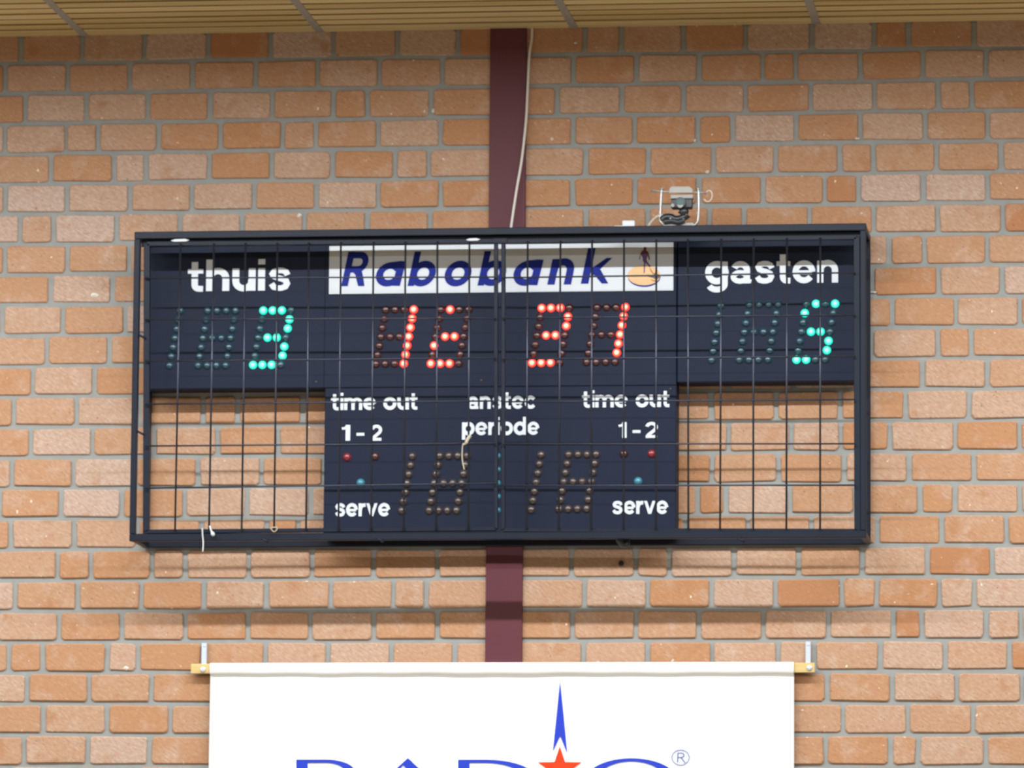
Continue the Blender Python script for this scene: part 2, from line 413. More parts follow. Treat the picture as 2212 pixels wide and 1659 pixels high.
# ------------------------------------------------------------------ lettering (bold grotesque built from strokes)
def arc(cx, cy, rx, ry, a0, a1, n=14):
    return [(cx+rx*math.cos(math.radians(a0+(a1-a0)*k/n)), cy+ry*math.sin(math.radians(a0+(a1-a0)*k/n))) for k in range(n+1)]
O_ = lambda cx: (arc(cx, .5, .385, .385, 0, 360, 28), .29)
S = .28
GL = {
 'i': (.28, [([(.14, 0), (.14, 1)], S), ([(.14, 1.16), (.14, 1.40)], S)]),
 't': (.64, [([(.28, 1.30), (.28, .34)]+arc(.44, .30, .16, .19, 180, 270, 6)+[(.62, .105)], .26), ([(.0, .885), (.62, .885)], .2)]),
 'h': (.95, [([(.14, 0), (.14, 1.40)], S), ([(.16, .50)]+arc(.475, .56, .325, .33, 170, 0, 12)+[(.80, 0)], S)]),
 'n': (.95, [([(.14, 0), (.14, 1)], S), ([(.16, .50)]+arc(.475, .56, .325, .33, 170, 0, 12)+[(.80, 0)], S)]),
 'm': (1.46, [([(.13, 0), (.13, 1)], .26), ([(.15, .50)]+arc(.43, .58, .29, .31, 170, 0, 10)+[(.72, 0)], .26), ([(.74, .50)]+arc(1.03, .58, .29, .31, 170, 0, 10)+[(1.32, 0)], .26)]),
 'u': (.95, [([(.81, 1), (.81, 0)], S), ([(.79, .50)]+arc(.475, .44, .325, .33, -10, -180, 12)+[(.15, 1)], S)]),
 'r': (.60, [([(.14, 0), (.14, 1)], S), ([(.16, .48)]+arc(.50, .52, .33, .345, 172, 95, 8)+[(.60, .86)], S)]),
 'o': (1.06, [O_(.53)]),
 'e': (1.02, [(arc(.51, .5, .375, .385, 0, 322, 26), .27), ([(.2, .475), (.87, .475)], .19)]),
 'c': (.98, [(arc(.51, .5, .375, .385, 38, 322, 22), S)]),
 'a': (.98, [([(.75, .0), (.75, .60)]+arc(.46, .62, .29, .255, 0, 160, 12), S), (arc(.44, .30, .30, .195, 0, 360, 22), .235), ([(.78, .13), (.95, .09)], .17)]),
 's': (.94, [([(.81, .68), (.74, .82), (.60, .885), (.44, .89), (.27, .845), (.20, .735), (.25, .63), (.40, .565), (.58, .515), (.74, .435), (.79, .30), (.72, .165), (.56, .105), (.42, .105), (.26, .15), (.16, .30)], .245)]),
 'g': (1.02, [O_(.50), ([(.86, 1), (.86, .02)]+arc(.50, -.02, .36, .245, 0, -160, 14), .26)]),
 'p': (1.06, [O_(.55), ([(.14, 1), (.14, -.36)], S)]),
 'b': (1.06, [O_(.55), ([(.14, 0), (.14, 1.40)], S)]),
 'd': (1.06, [O_(.51), ([(.90, 0), (.90, 1.40)], S)]),
 'v': (.98, [([(.13, 1.06), (.50, -.06)], .27), ([(.85, 1.06), (.48, -.06)], .27)]),
 'k': (1.02, [([(.14, 0), (.14, 1.40)], S), ([(.90, 1.10), (.30, .42)], .28), ([(.42, .58), (.93, -.10)], .30)]),
 '1': (.70, [([(.48, 0), (.48, 1.38)], .29), ([(.10, 1.06), (.30, 1.09), (.42, 1.24)], .20)]),
 '2': (1.0, [(arc(.5, .95, .34, .32, 172, -10, 14)+[(.76, .72), (.52, .50), (.28, .28), (.20, .12)], .27), ([(.07, .12), (.92, .12)], .25)]),
 '-': (.62, [([(.0, .56), (.62, .56)], .25)]),
 ' ': (.42, []),
 'R': (1.12, [([(.15, 0), (.15, 1.38)], .30), ([(.15, 1.24), (.55, 1.24)]+arc(.58, .955, .30, .285, 90, -90, 10)+[(.15, .67)], .26), ([(.52, .66), (.66, .55), (.80, .26), (.92, -.08)], .30)]),
}
def stroke_faces(pts, wd, V, F):
    n = len(pts); base = len(V); pts = [Vector((p[0], p[1])) for p in pts]
    closed = (pts[0]-pts[-1]).length < 1e-5
    for i, p in enumerate(pts):
        if closed and i in (0, n-1): a, b = pts[n-2], pts[1]
        else: a, b = pts[max(i-1, 0)], pts[min(i+1, n-1)]
        d1 = (p-a).normalized() if (p-a).length > 1e-9 else (b-p).normalized()
        d2 = (b-p).normalized() if (b-p).length > 1e-9 else d1
        t = (d1+d2); t = t.normalized() if t.length > 1e-6 else d1
        nn = Vector((-t.y, t.x)); k = max(0.45, nn.dot(Vector((-d1.y, d1.x))))
        V.append(p+nn*wd/2/k); V.append(p-nn*wd/2/k)
    for i in range(n-1): F.append((base+2*i, base+2*i+1, base+2*i+3, base+2*i+2))
def word_mesh(text, gap=.10, bold=1.0, glyphs=GL):
    V, F = [], []; x = 0
    for ch in text:
        adv, sts = glyphs[ch]
        n0 = len(V)
        for k, (pts, wd) in enumerate(sts): 
            n1 = len(V); stroke_faces([(p[0]+x, p[1]) for p in pts], wd*bold, V, F)
            if ch in 'vkR':
                for q in V[n1:]: q.y = max(0.0, min(q.y, 1.0 if ch == 'v' or (ch == 'k' and k) else 1.42))
        x += adv+gap
    return V, F, x-gap
def lettering(text, xl, xr, ybase, xh, d, mat, parent, shear=0.0, gap=.10, bold=1.0, lift=0.0012, slope=None, label=None):
    """place a word: left/right pixel, baseline pixel row (at the left), x-height in pixels, depth plane"""
    V, F, wd = word_mesh(text, gap, bold)
    a = P(xl, ybase, d); b = P(xr, ybase, d)
    hz = P(xl, ybase-xh, d).z-a.z; sx = (b.x-a.x)/(wd+shear*0.0)
    vs = [(a.x+v.x*sx+shear*v.y*hz, -d-lift-0.00002*(i % 7), a.z+v.y*hz) for i, v in enumerate(V)]
    me = mesh('lettering', vs, F)
    bm = bmesh.new(); bm.from_mesh(me)
    for f in bm.faces:
        f.normal_update()
        if f.normal.y > 0: f.normal_flip()
    bm.to_mesh(me); bm.free()
    o = link('lettering', me, mat, parent)
    if label: o['label'] = label
    return o
def poly(name, pts, d, mat, parent, lift=0.0012):
    """flat print cut-out: pixel outline on the plane at depth d"""
    vs = [P(x, y, d) + Vector((0, -lift, 0)) for x, y in pts]
    bm = bmesh.new(); f = bm.faces.new([bm.verts.new(v) for v in vs]); f.normal_update()
    if f.normal.y > 0: f.normal_flip()
    bmesh.ops.triangulate(bm, faces=list(bm.faces))
    me = bpy.data.meshes.new(name); bm.to_mesh(me); bm.free()
    return link(name, me, mat, parent)

# ------------------------------------------------------------------ scoreboard
DP, DL, DC = 0.100, 0.096, 0.240       # upper panel face, lower panel face, cage front (distance from wall)
sb = empty('scoreboard', (P(1080, 830).x, 0, P(1080, 1150).z))
tag(sb, 'dark electronic scoreboard with green and red digit lamps behind a wire cage', 'scoreboard')
def panel(x0, x1, y0, y1, d, label):
    a = P(x0, y0, d); b = P(x1, y1, d)
    o = box('display_panel', a.x, b.x, -d, 0.0, a.z, b.z, M['panel'], sb, bevel=0.0025)
    o['label'] = label; return o
pL = panel(318, 700.5, 503, 838, DP, 'dark home display panel lettered thuis')
pM = panel(703, 1461, 499, 832, DP, 'dark middle display panel with red score digits')
pR = panel(1464, 1852, 491, 823, DP, 'dark guest display panel lettered gasten')
pB = panel(702, 1460, 836, 1158, DL, 'dark lower display panel for time out, period and serve')
def led_mesh(r):
    bm = bmesh.new(); n = 14
    prof = [(1.12, 0.0), (1.12, 0.10), (1.0, 0.16), (0.96, 0.38), (0.80, 0.66), (0.52, 0.88), (0.22, 0.97)]
    rings = [[bm.verts.new((r*a*math.cos(2*math.pi*k/n), -r*h, r*a*math.sin(2*math.pi*k/n))) for k in range(n)] for a, h in prof]
    for A, B in zip(rings, rings[1:]):
        for k in range(n): bm.faces.new((A[k], A[(k+1) % n], B[(k+1) % n], B[k]))
    bm.faces.new(rings[-1])
    bmesh.ops.recalc_face_normals(bm, faces=list(bm.faces))
    me = bpy.data.meshes.new('lamp_dome'); bm.to_mesh(me); bm.free()
    for p in me.polygons: p.use_smooth = True
    return me
LEDS = {}
def led(px, py, d, mat, parent, r=0.0118):
    k = (mat, r)
    if k not in LEDS:
        LEDS[k] = led_mesh(r); LEDS[k].materials.append(M[mat])
    o = bpy.data.objects.new('led', LEDS[k]); COL.objects.link(o); p = P(px, py, d)
    o.location = (p.x, -d+0.0005, p.z); o.parent = parent
    return o
def digit(tl, tr, bl, d, parent, off, on, lit=()):
    ux = ((tr[0]-tl[0])/3, (tr[1]-tl[1])/3); uy = ((bl[0]-tl[0])/6, (bl[1]-tl[1])/6)
    for row in range(7):
        for c in range(4):
            if row in (0, 3, 6) or c in (0, 3):
                led(tl[0]+ux[0]*c+uy[0]*row, tl[1]+ux[1]*c+uy[1]*row, d, on if (row, c) in lit else off, parent)
def one(t, b, d, parent, off):
    for k in range(7): led(t[0]+(b[0]-t[0])*k/6, t[1]+(b[1]-t[1])*k/6, d, off, parent)
one((389.5, 671.5), (366.6, 789.7), DP, pL, 'led_teal')
digit((449, 671.5), (509, 671), (427.7, 789.7), DP, pL, 'led_teal', 'led_green_on')
digit((569, 670.8), (629, 670.3), (546.8, 788.4), DP, pL, 'led_teal', 'led_green_on',
      {(0,0),(0,1),(0,2),(1,3),(2,3),(3,1),(3,2),(4,3),(5,3),(6,0),(6,1),(6,2)})
digit((833.4, 669.2), (893.9, 668.6), (812, 786.2), DP, pM, 'led_red_off', 'led_red_on', {(r, 3) for r in range(7)})
digit((952.3, 668.8), (1012.7, 668.4), (930.8, 785.5), DP, pM, 'led_red_off', 'led_red_on',
      {(0,1),(3,1),(3,2),(4,0),(6,0),(6,1),(6,2)})
digit((1170.3, 665.6), (1230.3, 664.6), (1149.2, 784), DP, pM, 'led_red_off', 'led_red_on',
      {(0,0),(0,1),(0,2),(1,3),(2,3),(3,1),(3,2),(6,0),(6,1),(6,2)})
digit((1290, 664), (1351, 663.4), (1267.5, 782.2), DP, pM, 'led_red_off', 'led_red_on', {(r, 3) for r in range(6)})
one((1557.3, 660), (1537.3, 778), DP, pR, 'led_teal')
digit((1618.9, 657.8), (1681, 657), (1597, 777.4), DP, pR, 'led_teal', 'led_green_on')
digit((1742, 656.4), (1804, 656), (1720.6, 777), DP, pR, 'led_teal', 'led_green_on',
      {(0,1),(0,3),(1,0),(3,1),(3,2),(4,3),(5,3),(6,0),(6,1)})
one((890.7, 985.5), (868, 1103), DL, pB, 'led_brown')
digit((949.8, 985), (1009, 984.5), (927, 1103), DL, pB, 'led_brown', 'led_red_on')
one((1168.6, 982.5), (1147.4, 1101), DL, pB, 'led_brown')
digit((1228.4, 982), (1288, 981.5), (1207.5, 1099.5), DL, pB, 'led_brown', 'led_red_on')
for (x, y, k) in ((749.8, 987.5, 'led_ruby'), (810.4, 986, 'led_red_off'), (1347.7, 980, 'led_red_off'), (1407.5, 980, 'led_ruby'),
                  (779, 1043, 'led_cyan'), (1378.5, 1039.5, 'led_cyan')): led(x, y, DL, k, pB)
for k in range(5): led(1075.5, 985+29.3*k, DL, 'led_cyan', pB, 0.0085)
wv = M['white_vinyl']
lettering('thuis', 405.5, 628, 629.5, 48.5, DP, wv, pL, label='white word thuis')
lettering('gasten', 1524.5, 1811, 613.3, 47.5, DP, wv, pR, gap=.08, label='white word gasten')
lettering('time', 715, 812, 886, 26.5, DL, wv, pB, gap=.06); lettering('out', 828, 902, 885, 26.5, DL, wv, pB, gap=.06)
lettering('time', 1257, 1356, 880.5, 26.5, DL, wv, pB, gap=.06); lettering('out', 1373, 1446.5, 879.5, 26.5, DL, wv, pB, gap=.06)
lettering('anstec', 1010, 1158, 883.5, 27, DL, wv, pB, gap=.08, label='white word above periode')
lettering('periode', 998, 1165, 940, 27.5, DL, wv, pB, gap=.08, label='white word periode')
lettering('1', 735, 759, 952, 24.5, DL, wv, pB); lettering('-', 770, 787, 952, 24.5, DL, wv, pB); lettering('2', 800, 826, 952, 24.5, DL, wv, pB)
lettering('1', 1333, 1356, 946, 24.5, DL, wv, pB); lettering('-', 1366.5, 1383.5, 946, 24.5, DL, wv, pB); lettering('2', 1393, 1422, 946, 24.5, DL, wv, pB)
lettering('serve', 722.5, 842.5, 1115.5, 28, DL, wv, pB, gap=.06, label='white word serve')
lettering('serve', 1321.5, 1443.5, 1110.5, 28, DL, wv, pB, gap=.06, label='white word serve')
for (x, y, pp) in ((683, 825, pL), (1040, 822, pM), (1088, 826, pM), (1448, 840, pB)):
    led(x, y, DP if pp is not pB else DL, 'led_brown', pp, 0.0035).name = 'screw'

# sponsor sign
DS = DP+0.003
a = P(712, 530, DP); b = P(1454.5, 632, DP)
zt = P(1083, 528, DP).z; zb = P(1083, 631.5, DP).z
sign = box('sponsor_sign', a.x, b.x, -DS, -DP, zt, zb, M['sign_white'], sb)
sign['label'] = 'white sponsor sign with blue lettering and an orange disc emblem'
bp_ = M['blue_print']
RB = dict(GL)
RB['a'] = (1.0, [(arc(.48, .47, .36, .36, 35, 335, 22), .27), ([(.86, 1.0), (.82, 0)], .29), ([(.45, .86), (.86, .90)], .22)])
RB['n'] = (.95, [([(.16, 0), (.16, 1)], .28), ([(.18, .50)]+arc(.475, .56, .31, .33, 170, 0, 12)+[(.785, 0)], .28)])
_g = GL.copy(); GL.update(RB)
def sg(t, xl, xr, yb, xh, **k): return lettering(t, xl, xr, yb, xh, DS, bp_, sign, shear=0.2, **k)
sg('R', 737, 790, 618.5, 54); sg('a', 808, 866, 618, 53); sg('b', 880, 935, 618, 53, bold=.95); sg('o', 955, 1013, 618, 53, bold=.95)
sg('b', 1031, 1087, 617, 53, bold=.95); sg('a', 1105, 1163, 616.5, 55); sg('n', 1181, 1235, 615, 55); sg('k', 1255, 1312, 613, 55, bold=1.05)
GL.clear(); GL.update(_g)
def ell(cx, cy, rx, ry, rot=0, n=36):
    return [(cx+rx*math.cos(t)*math.cos(rot)-ry*math.sin(t)*math.sin(rot), cy+rx*math.cos(t)*math.sin(rot)+ry*math.sin(t)*math.cos(rot)) for t in [2*math.pi*k/n for k in range(n)]]
em = poly('emblem_disc', ell(1391.5, 597.5, 35.5, 22.5), DS, bp_, sign, 0.0006); em['label'] = 'dark blue rim of the disc emblem'
poly('emblem_disc', ell(1391, 595, 35.5, 21.5), DS, M['emblem_orange'], sign, 0.0010)['label'] = 'orange disc'
poly('emblem_shadow', [(1398, 593), (1412, 595), (1415, 588), (1420, 592), (1427, 594), (1426, 600), (1418, 604), (1409, 600), (1397, 597)], DS, M['emblem_dark'], sign, 0.0014)
poly('emblem_shadow', [(1403, 577), (1407, 583), (1412, 590), (1416, 592), (1411, 593), (1405, 585)], DS, M['emblem_brown'], sign, 0.0014)
poly('emblem_shadow', [(1405, 603), (1415, 606), (1420, 603), (1417, 610), (1408, 606)], DS, M['emblem_brown'], sign, 0.0014)
poly('emblem_figure', ell(1393.3, 537.5, 3.3, 4), DS, M['emblem_red'], sign, 0.0014)
poly('emblem_figure', [(1388, 541), (1394, 540), (1400, 544), (1403, 553), (1404, 561), (1402, 562), (1399, 553), (1397, 559), (1397, 563), (1389, 564), (1388, 556), (1384, 550), (1382, 561), (1380, 560), (1384, 547)], DS, M['emblem_red'], sign, 0.0014)
poly('emblem_figure', [(1388, 549), (1396, 549), (1396.5, 557), (1395, 561), (1389, 561)], DS, M['emblem_purple'], sign, 0.0018)
poly('emblem_figure', [(1389, 562), (1397, 562), (1400, 568), (1404, 573), (1406, 577), (1403, 577), (1397, 570), (1394, 568.5), (1393, 590), (1390.5, 590), (1391, 568)], DS, M['emblem_purple'], sign, 0.0014)

# ------------------------------------------------------------------ protective cage
cg = empty('protective_cage', (P(1080, 830).x, 0, P(1080, 1160).z))
tag(cg, 'black steel cage with two wire mesh doors in front of the scoreboard', 'cage')
ck = M['cage']
xl = P(291, 830, DC).x; xr = P(1864.5, 830, DC).x                 # centre lines of outer side bars
zt = (P(300, 506.5, DC).z+P(1868, 491.5, DC).z)/2; zb = (P(290, 1158.5, DC).z+P(1870, 1156, DC).z)/2
BW = 0.0185
def hbar(name, z, x0, x1, d, wz, dy, lab=None):
    return box(name, x0, x1, -d, -d+dy, z-wz/2, z+wz/2, ck, cg, bevel=0.002)
hbar('top_bar', zt, xl-BW/2, xr+BW/2, DC, 0.0225, 0.022); hbar('bottom_bar', zb, xl-BW/2, xr+BW/2, DC, 0.0225, 0.022)
for x in (xl, xr): box('side_bar', x-BW/2, x+BW/2, -DC, -DC+0.022, zb+0.01125, zt-0.01125, ck, cg, bevel=0.002)
box('gap_filler', xl+BW/2, xr-BW/2, -DC+0.024, -DC+0.027, zt-0.034, zt+0.008, ck, cg)  # strips added behind the door gaps to block light and keep them dark
box('gap_filler', xl+BW/2, xr-BW/2, -DC+0.024, -DC+0.027, zb-0.008, zb+0.014, ck, cg)
box('gap_filler', xr-0.022, xr, -DC+0.024, -DC+0.027, zb+0.014, zt-0.034, ck, cg)
# rear frame on the wall and corner struts
for z, up in ((zt, BW/2), (zb, 0.018)): box('rear_bar', xl-BW/2, xr+BW/2, -0.022, 0.0, z-BW/2, z+up, ck, cg, bevel=0.002)
for x in (xl, xr): box('rear_bar', x-BW/2, x+BW/2, -0.0215, 0.0, zb+0.018, zt-BW/2, ck, cg, bevel=0.002)
for x in (xl, xr):
    for z in (zt, zb): box('corner_strut', x-BW/2, x+BW/2, -DC+0.022, -0.022, z-BW/2, z+BW/2, ck, cg, bevel=0.002)
def door(tl, tr, bl, br, wl, wr, wt, wb, hl, hr, label, wstile=(0.019, 0.0125)):
    d = empty('door', (P(tl[0], 830).x, -DC, P(bl[0], bl[1], DC).z)); d.parent = cg
    d.location = d.location-Vector(cg.location); d['label'] = label
    def LK(o):
        o.parent = d; o.matrix_parent_inverse = Matrix.Translation(-(Vector(cg.location)+Vector(d.location))); return o
    D2 = DC-0.001
    q = lambda p: P(p[0], p[1], D2)
    LK(bar_between('top_rail', q(tl), q(tr), 0.0145, 0.016, ck)); LK(bar_between('bottom_rail', q(bl), q(br), 0.0125, 0.016, ck))
    LK(bar_between('stile', q(tl), q(bl), wstile[0], 0.0165, ck)); LK(bar_between('stile', q(tr), q(br), wstile[1], 0.0165, ck))
    dv = DC+0.004; dh = DC+0.0085
    for t, b in zip(wt, wb):
        LK(tube('wire', [P(t, tl[1]+(tr[1]-tl[1])*(t-tl[0])/(tr[0]-tl[0]), dv), P(b, bl[1]-2, dv)], 0.0031, M['wire'], n=8))
    for l, r in zip(hl, hr): LK(tube('wire', [P(wl, l, dh), P(wr, r, dh)], 0.0026, M['wire'], n=8))
    return d
door((317, 526.5), (1071, 520), (315, 1148), (1071, 1142), 313, 1072,
     [390, 462, 530.5, 599.5, 667.5, 736.5, 807, 876, 945, 1014], [378, 451.5, 522, 592, 661, 731, 801.5, 872, 942, 1011.5],
     [600.5, 690, 780, 873, 963.5, 1054.5], [598.5, 687, 773, 866, 957.5, 1044], 'left mesh door of the cage in front of the word thuis')
door((1087, 521.5), (1850.5, 512), (1086.5, 1144.5), (1852, 1146.5), 1085, 1848,
     [1140, 1210.7, 1279, 1348, 1417.7, 1486, 1558, 1628, 1700, 1772], [1137, 1207, 1277, 1347, 1417, 1487, 1555.5, 1627, 1698.6, 1771.5],
     [600, 687, 775.8, 868, 959, 1048.8], [589, 680.3, 769.3, 863, 958.5, 1048], 'right mesh door of the cage in front of the word gasten', (0.0125, 0.019))
hp = P(1080, 520, DC+0.002); box('latch_plate', hp.x-0.022, hp.x+0.022, -DC-0.004, -DC, hp.z-0.008, hp.z+0.008, ck, cg, bevel=0.001)
for (x, y) in ((307.5, 727), (304, 935)):
    p = P(x, y, DC+0.002); tube('hinge', [p+Vector((-0.012, 0, 0.006)), p+Vector((0.010, 0, -0.006))], 0.0035, ck, cg)
for (x, y) in ((1598, 1166), (817, 1165), (570, 1167)):
    p = P(x, y, DC); tube('hinge', [p+Vector((-0.006, 0, 0.006)), p+Vector((0.016, 0, -0.008))], 0.004, ck, cg)
p = P(1345, 1172, DC-0.03)
tube('hook', smooth_path([p+Vector((-0.010, 0, 0.036)), p+Vector((-0.014, -0.002, 0.012)), p+Vector((0.0, 0.004, -0.006)), p+Vector((0.012, 0.008, -0.004)), p+Vector((0.012, 0.01, 0.008))]), 0.009, M['black_plastic'], cg)

# ------------------------------------------------------------------ banner on its batten
DB = 0.034
bx0, bx1 = P(452.5, 1500, DB).x, P(1714.5, 1500, DB).x
zb1 = P(1083, 1431, DB).z
bn = empty('wall_banner', ((bx0+bx1)/2, -DB, zb1))
tag(bn, 'white cloth banner with blue lettering and a red star hanging below the scoreboard', 'banner')
def wob(x, z):
    u = (x-bx0)/(bx1-bx0); v = zb1-z
    return (0.0035*math.sin(9*u+3.2*v)+0.002*math.sin(23*u+1.0)*min(1, v*2)+0.004*math.exp(-((u-0.13-0.28*v)/0.035)**2)*min(1, v*4))*min(1, v*5)
nx, nz = 120, 60; hgt = 0.95
zs = [zb1-0.036-(hgt-0.036)*k/nz for k in range(nz+1)]
V, F = [], []
for z in zs:
    for i in range(nx+1):
        x = bx0+(bx1-bx0)*i/nx; V.append((x, -DB+0.011-wob(x, z), z))
n1 = len(V); V += [(x, y+0.0012, z) for (x, y, z) in V]
for k in range(nz):
    for i in range(nx):
        a = k*(nx+1)+i; F.append((a, a+nx+1, a+nx+2, a+1)); F.append((n1+a, n1+a+1, n1+a+nx+2, n1+a+nx+1))
for k in range(nz):
    for i in (0, nx):
        a = k*(nx+1)+i; F.append((a, n1+a, n1+a+nx+1, a+nx+1))
me = mesh('cloth', V, F); link('cloth', me, M['banner'], bn, smooth=True)
# hem sleeve wrapped round the batten
hz = P(1083, 1455, DB).z
bm = bmesh.new(); prof = []
for (y, z) in ((0.0, zb1-0.004), (-0.003, zb1), (-0.017, zb1), (-0.022, zb1-0.003), (-0.0225, hz+0.003), (-0.018, hz), (-0.008, hz-0.003)):
    prof.append((-DB+0.021+y, z))
segx = 60; rr = []
for i in range(segx+1):
    x = bx0+(bx1-bx0)*i/segx; ww = 0.0009*math.sin(i*0.9)+0.0007*math.sin(i*0.37)
    rr.append([bm.verts.new((x, y, z+(ww if k in (4, 5, 6) else 0))) for k, (y, z) in enumerate(prof)])
for A, B in zip(rr, rr[1:]):
    for k in range(len(prof)-1): bm.faces.new((A[k], A[k+1], B[k+1], B[k]))
obj('hem_sleeve', bm, M['banner'], bn, smooth=True)
def bpoly(name, pts, mat, lift=0.0025):
    vs = []
    for x, y in pts:
        q = P(x, y, DB-0.011); vs.append(Vector((q.x, -DB+0.011-wob(q.x, q.z)-lift, q.z)))
    bm = bmesh.new(); f = bm.faces.new([bm.verts.new(v) for v in vs]); f.normal_update()
    if f.normal.y > 0: f.normal_flip()
    bmesh.ops.triangulate(bm, faces=list(bm.faces)); me = bpy.data.meshes.new(name); bm.to_mesh(me); bm.free()
    return link(name, me, mat, bn)
def bstrip(name, outer, inner, mat, lift=0.0025):
    """band between two pixel outlines of equal length"""
    vs = []
    for x, y in list(outer)+list(inner):
        q = P(x, y, DB-0.011); vs.append((q.x, -DB+0.011-wob(q.x, q.z)-lift, q.z))
    n = len(outer); fs = [(i, i+1, n+i+1, n+i) for i in range(n-1)]
    me = mesh(name, vs, fs)
    bm = bmesh.new(); bm.from_mesh(me)
    for f in bm.faces:
        f.normal_update()
        if f.normal.y > 0: f.normal_flip()
    bm.to_mesh(me); bm.free(); return link(name, me, mat, bn)
bb = M['banner_blue']; TOP, BOT = 1641, 1732
def ar(cx, cy, rx, ry, a0, a1, n=20): return [(cx+rx*math.cos(math.radians(a0+(a1-a0)*k/n)), cy-ry*math.sin(math.radians(a0+(a1-a0)*k/n))) for k in range(n+1)]
# R
bpoly('letter', [(640.5, TOP), (665, TOP), (665, BOT), (640.5, BOT)], bb)
bstrip('letter', [(664, TOP)]+ar(705, TOP+26, 62, 26, 90, -90), [(664, TOP+7)]+ar(703, TOP+26, 42, 19, 90, -90), bb)
bpoly('letter', [(690, TOP+50), (716, TOP+50), (785, BOT), (755, BOT)], bb)
# A
bpoly('letter', [(881, 1637.5), (891, 1646), (871, 1653), (800, BOT), (778, BOT)], bb)
bpoly('letter', [(881, 1637.5), (983, BOT), (945, BOT), (871, 1653)], bb)
bpoly('letter', [(832, 1700), (930, 1700), (936, 1706), (826, 1706)], bb)
# D
bpoly('letter', [(989.5, TOP), (1014, TOP), (1014, BOT), (989.5, BOT)], bb)
bstrip('letter', [(1013, TOP)]+ar(1052, (TOP+BOT)/2, 110, 45.5, 90, -90)+[(1013, BOT)], [(1013, TOP+7)]+ar(1048, (TOP+BOT)/2, 86, 38.5, 90, -90)+[(1013, BOT-7)], bb)
# O
bstrip('letter', ar(1364, 1685, 98, 47, 0, 360, 48), ar(1364, 1685, 72, 40, 0, 360, 48), bb)
# spire and star
bpoly('spire', [(1209.8, 1471), (1217, 1540), (1225.5, 1627.5), (1210.3, 1590), (1194.5, 1624), (1203, 1540)], bb)
star = []
for k in range(10):
    r_ = 50 if k % 2 == 0 else 19.5; t = math.radians(90+36*k); star.append((1209.5+r_*math.cos(t), 1662-r_*math.sin(t)))
bpoly('star', star, M['star_red'])
gb = M['banner_grey_blue']
bstrip('registered_mark', ar(1470.5, 1636.5, 19.5, 17.3, 0, 360, 32), ar(1470.5, 1636.5, 17.6, 15.4, 0, 360, 32), gb)
bpoly('registered_mark', [(1463.5, 1626), (1466, 1626), (1465.5, 1647), (1463, 1647)], gb)
bstrip('registered_mark', [(1464, 1626)]+ar(1472, 1631.2, 7.5, 5.6, 90, -90, 8)+[(1464, 1637)], [(1464, 1628)]+ar(1471.5, 1631.2, 5.2, 3.6, 90, -90, 8)+[(1464, 1635)], gb)
bpoly('registered_mark', [(1470, 1636.5), (1473, 1636.5), (1482, 1647.5), (1479, 1648)], gb)

bt = empty('batten', ((bx0+bx1)/2, -0.016, hz)); tag(bt, 'pine batten carrying the white banner, its ends sticking out', 'batten')
DBT = 0.030
x0 = P(412, 1445, DBT).x; x1 = P(1760, 1442, DBT).x
z0 = P(1083, 1453.8, DBT).z; z1 = P(1083, 1432.8, DBT).z
box('rail', x0, x1, -DBT, -0.013, z0, z1, M['batten'], bt, bevel=0.0015)
for (x, y) in ((438.5, 1446.5), (1748.5, 1442.5)):
    p = P(x, y, DBT); bm = bmesh.new(); tube_bm(bm, [p+Vector((0, 0.002, 0)), p+Vector((0, -0.004, 0)), p+Vector((0, -0.006, 0))], [0.008, 0.008, 0.004], 10)
    o = obj('bolt', bm, M['zinc'], bt); o['label'] = 'round zinc bolt head'
for (xa, xb, ya, yb) in ((436.5, 447, 1389.5, 1440),
                         (1740.5, 1751.5, 1386.5, 1438)):
    lab = 'flat zinc hanger strap over the batten end on the %s side' % ('thuis' if xa < 900 else 'gasten')
    a = P(xa, ya, 0.004); b = P(xb, yb, 0.004)
    s = empty('hanger_strap', ((a.x+b.x)/2, 0, b.z)); tag(s, lab, 'strap', 'hanger straps of the banner batten')
    box('strap', a.x, b.x, -0.0135, 0.0005, b.z, a.z, M['zinc'], s, bevel=0.0008)
    p = P((xa+xb)/2+0.3, ya+6, 0.0135); bm = bmesh.new(); tube_bm(bm, [p, p+Vector((0, -0.002, 0))], [0.0042, 0.003], 8); obj('screw', bm, M['zinc'], s)

# ------------------------------------------------------------------ cable, camera and small things on the cage
cab = tube('cable', smooth_path([P(1149.5, 60, 0.01), P(1148.5, 85, 0.012), P(1143.5, 120, 0.018), P(1139.5, 200, 0.022), P(1136, 265, 0.028), P(1127, 345, 0.035), P(1116, 410, 0.04), P(1107, 470, 0.045), P(1102.5, 503, 0.05)]), 0.0042, M['cable'])
tag(cab, 'off-white cable hanging from the ceiling beside the maroon column', 'cable')

dk = 0.226
cm = empty('webcam', (P(1468, 487, dk).x, -dk, P(1468, 489, dk).z))
tag(cm, 'small black camera in a bent chrome wire bracket on top of the cage', 'camera')
Q = lambda x, y, dd=0.0: P(x, y, dk+dd)
tube('wire_bracket', smooth_path([Q(1429.5, 405), Q(1428, 430), Q(1426, 472), Q(1428, 480), Q(1436, 487.5), Q(1446, 489.8), Q(1470, 489), Q(1498, 486.5), Q(1505, 482), Q(1508, 474), Q(1509.5, 440), Q(1508, 405.5)], 5), 0.0042, M['chrome'], cm, n=10)
tube('cross_rod', [Q(1405, 411), Q(1433, 414), Q(1498, 416), Q(1526, 416.5)], 0.0033, M['chrome'], cm)
for x in (1429.5, 1508): 
    bm = bmesh.new(); bmesh.ops.create_icosphere(bm, subdivisions=2, radius=0.0062, matrix=Matrix.Translation(Q(x, 408))); obj('rod_end', bm, M['chrome'], cm, smooth=True)
bm = bmesh.new()
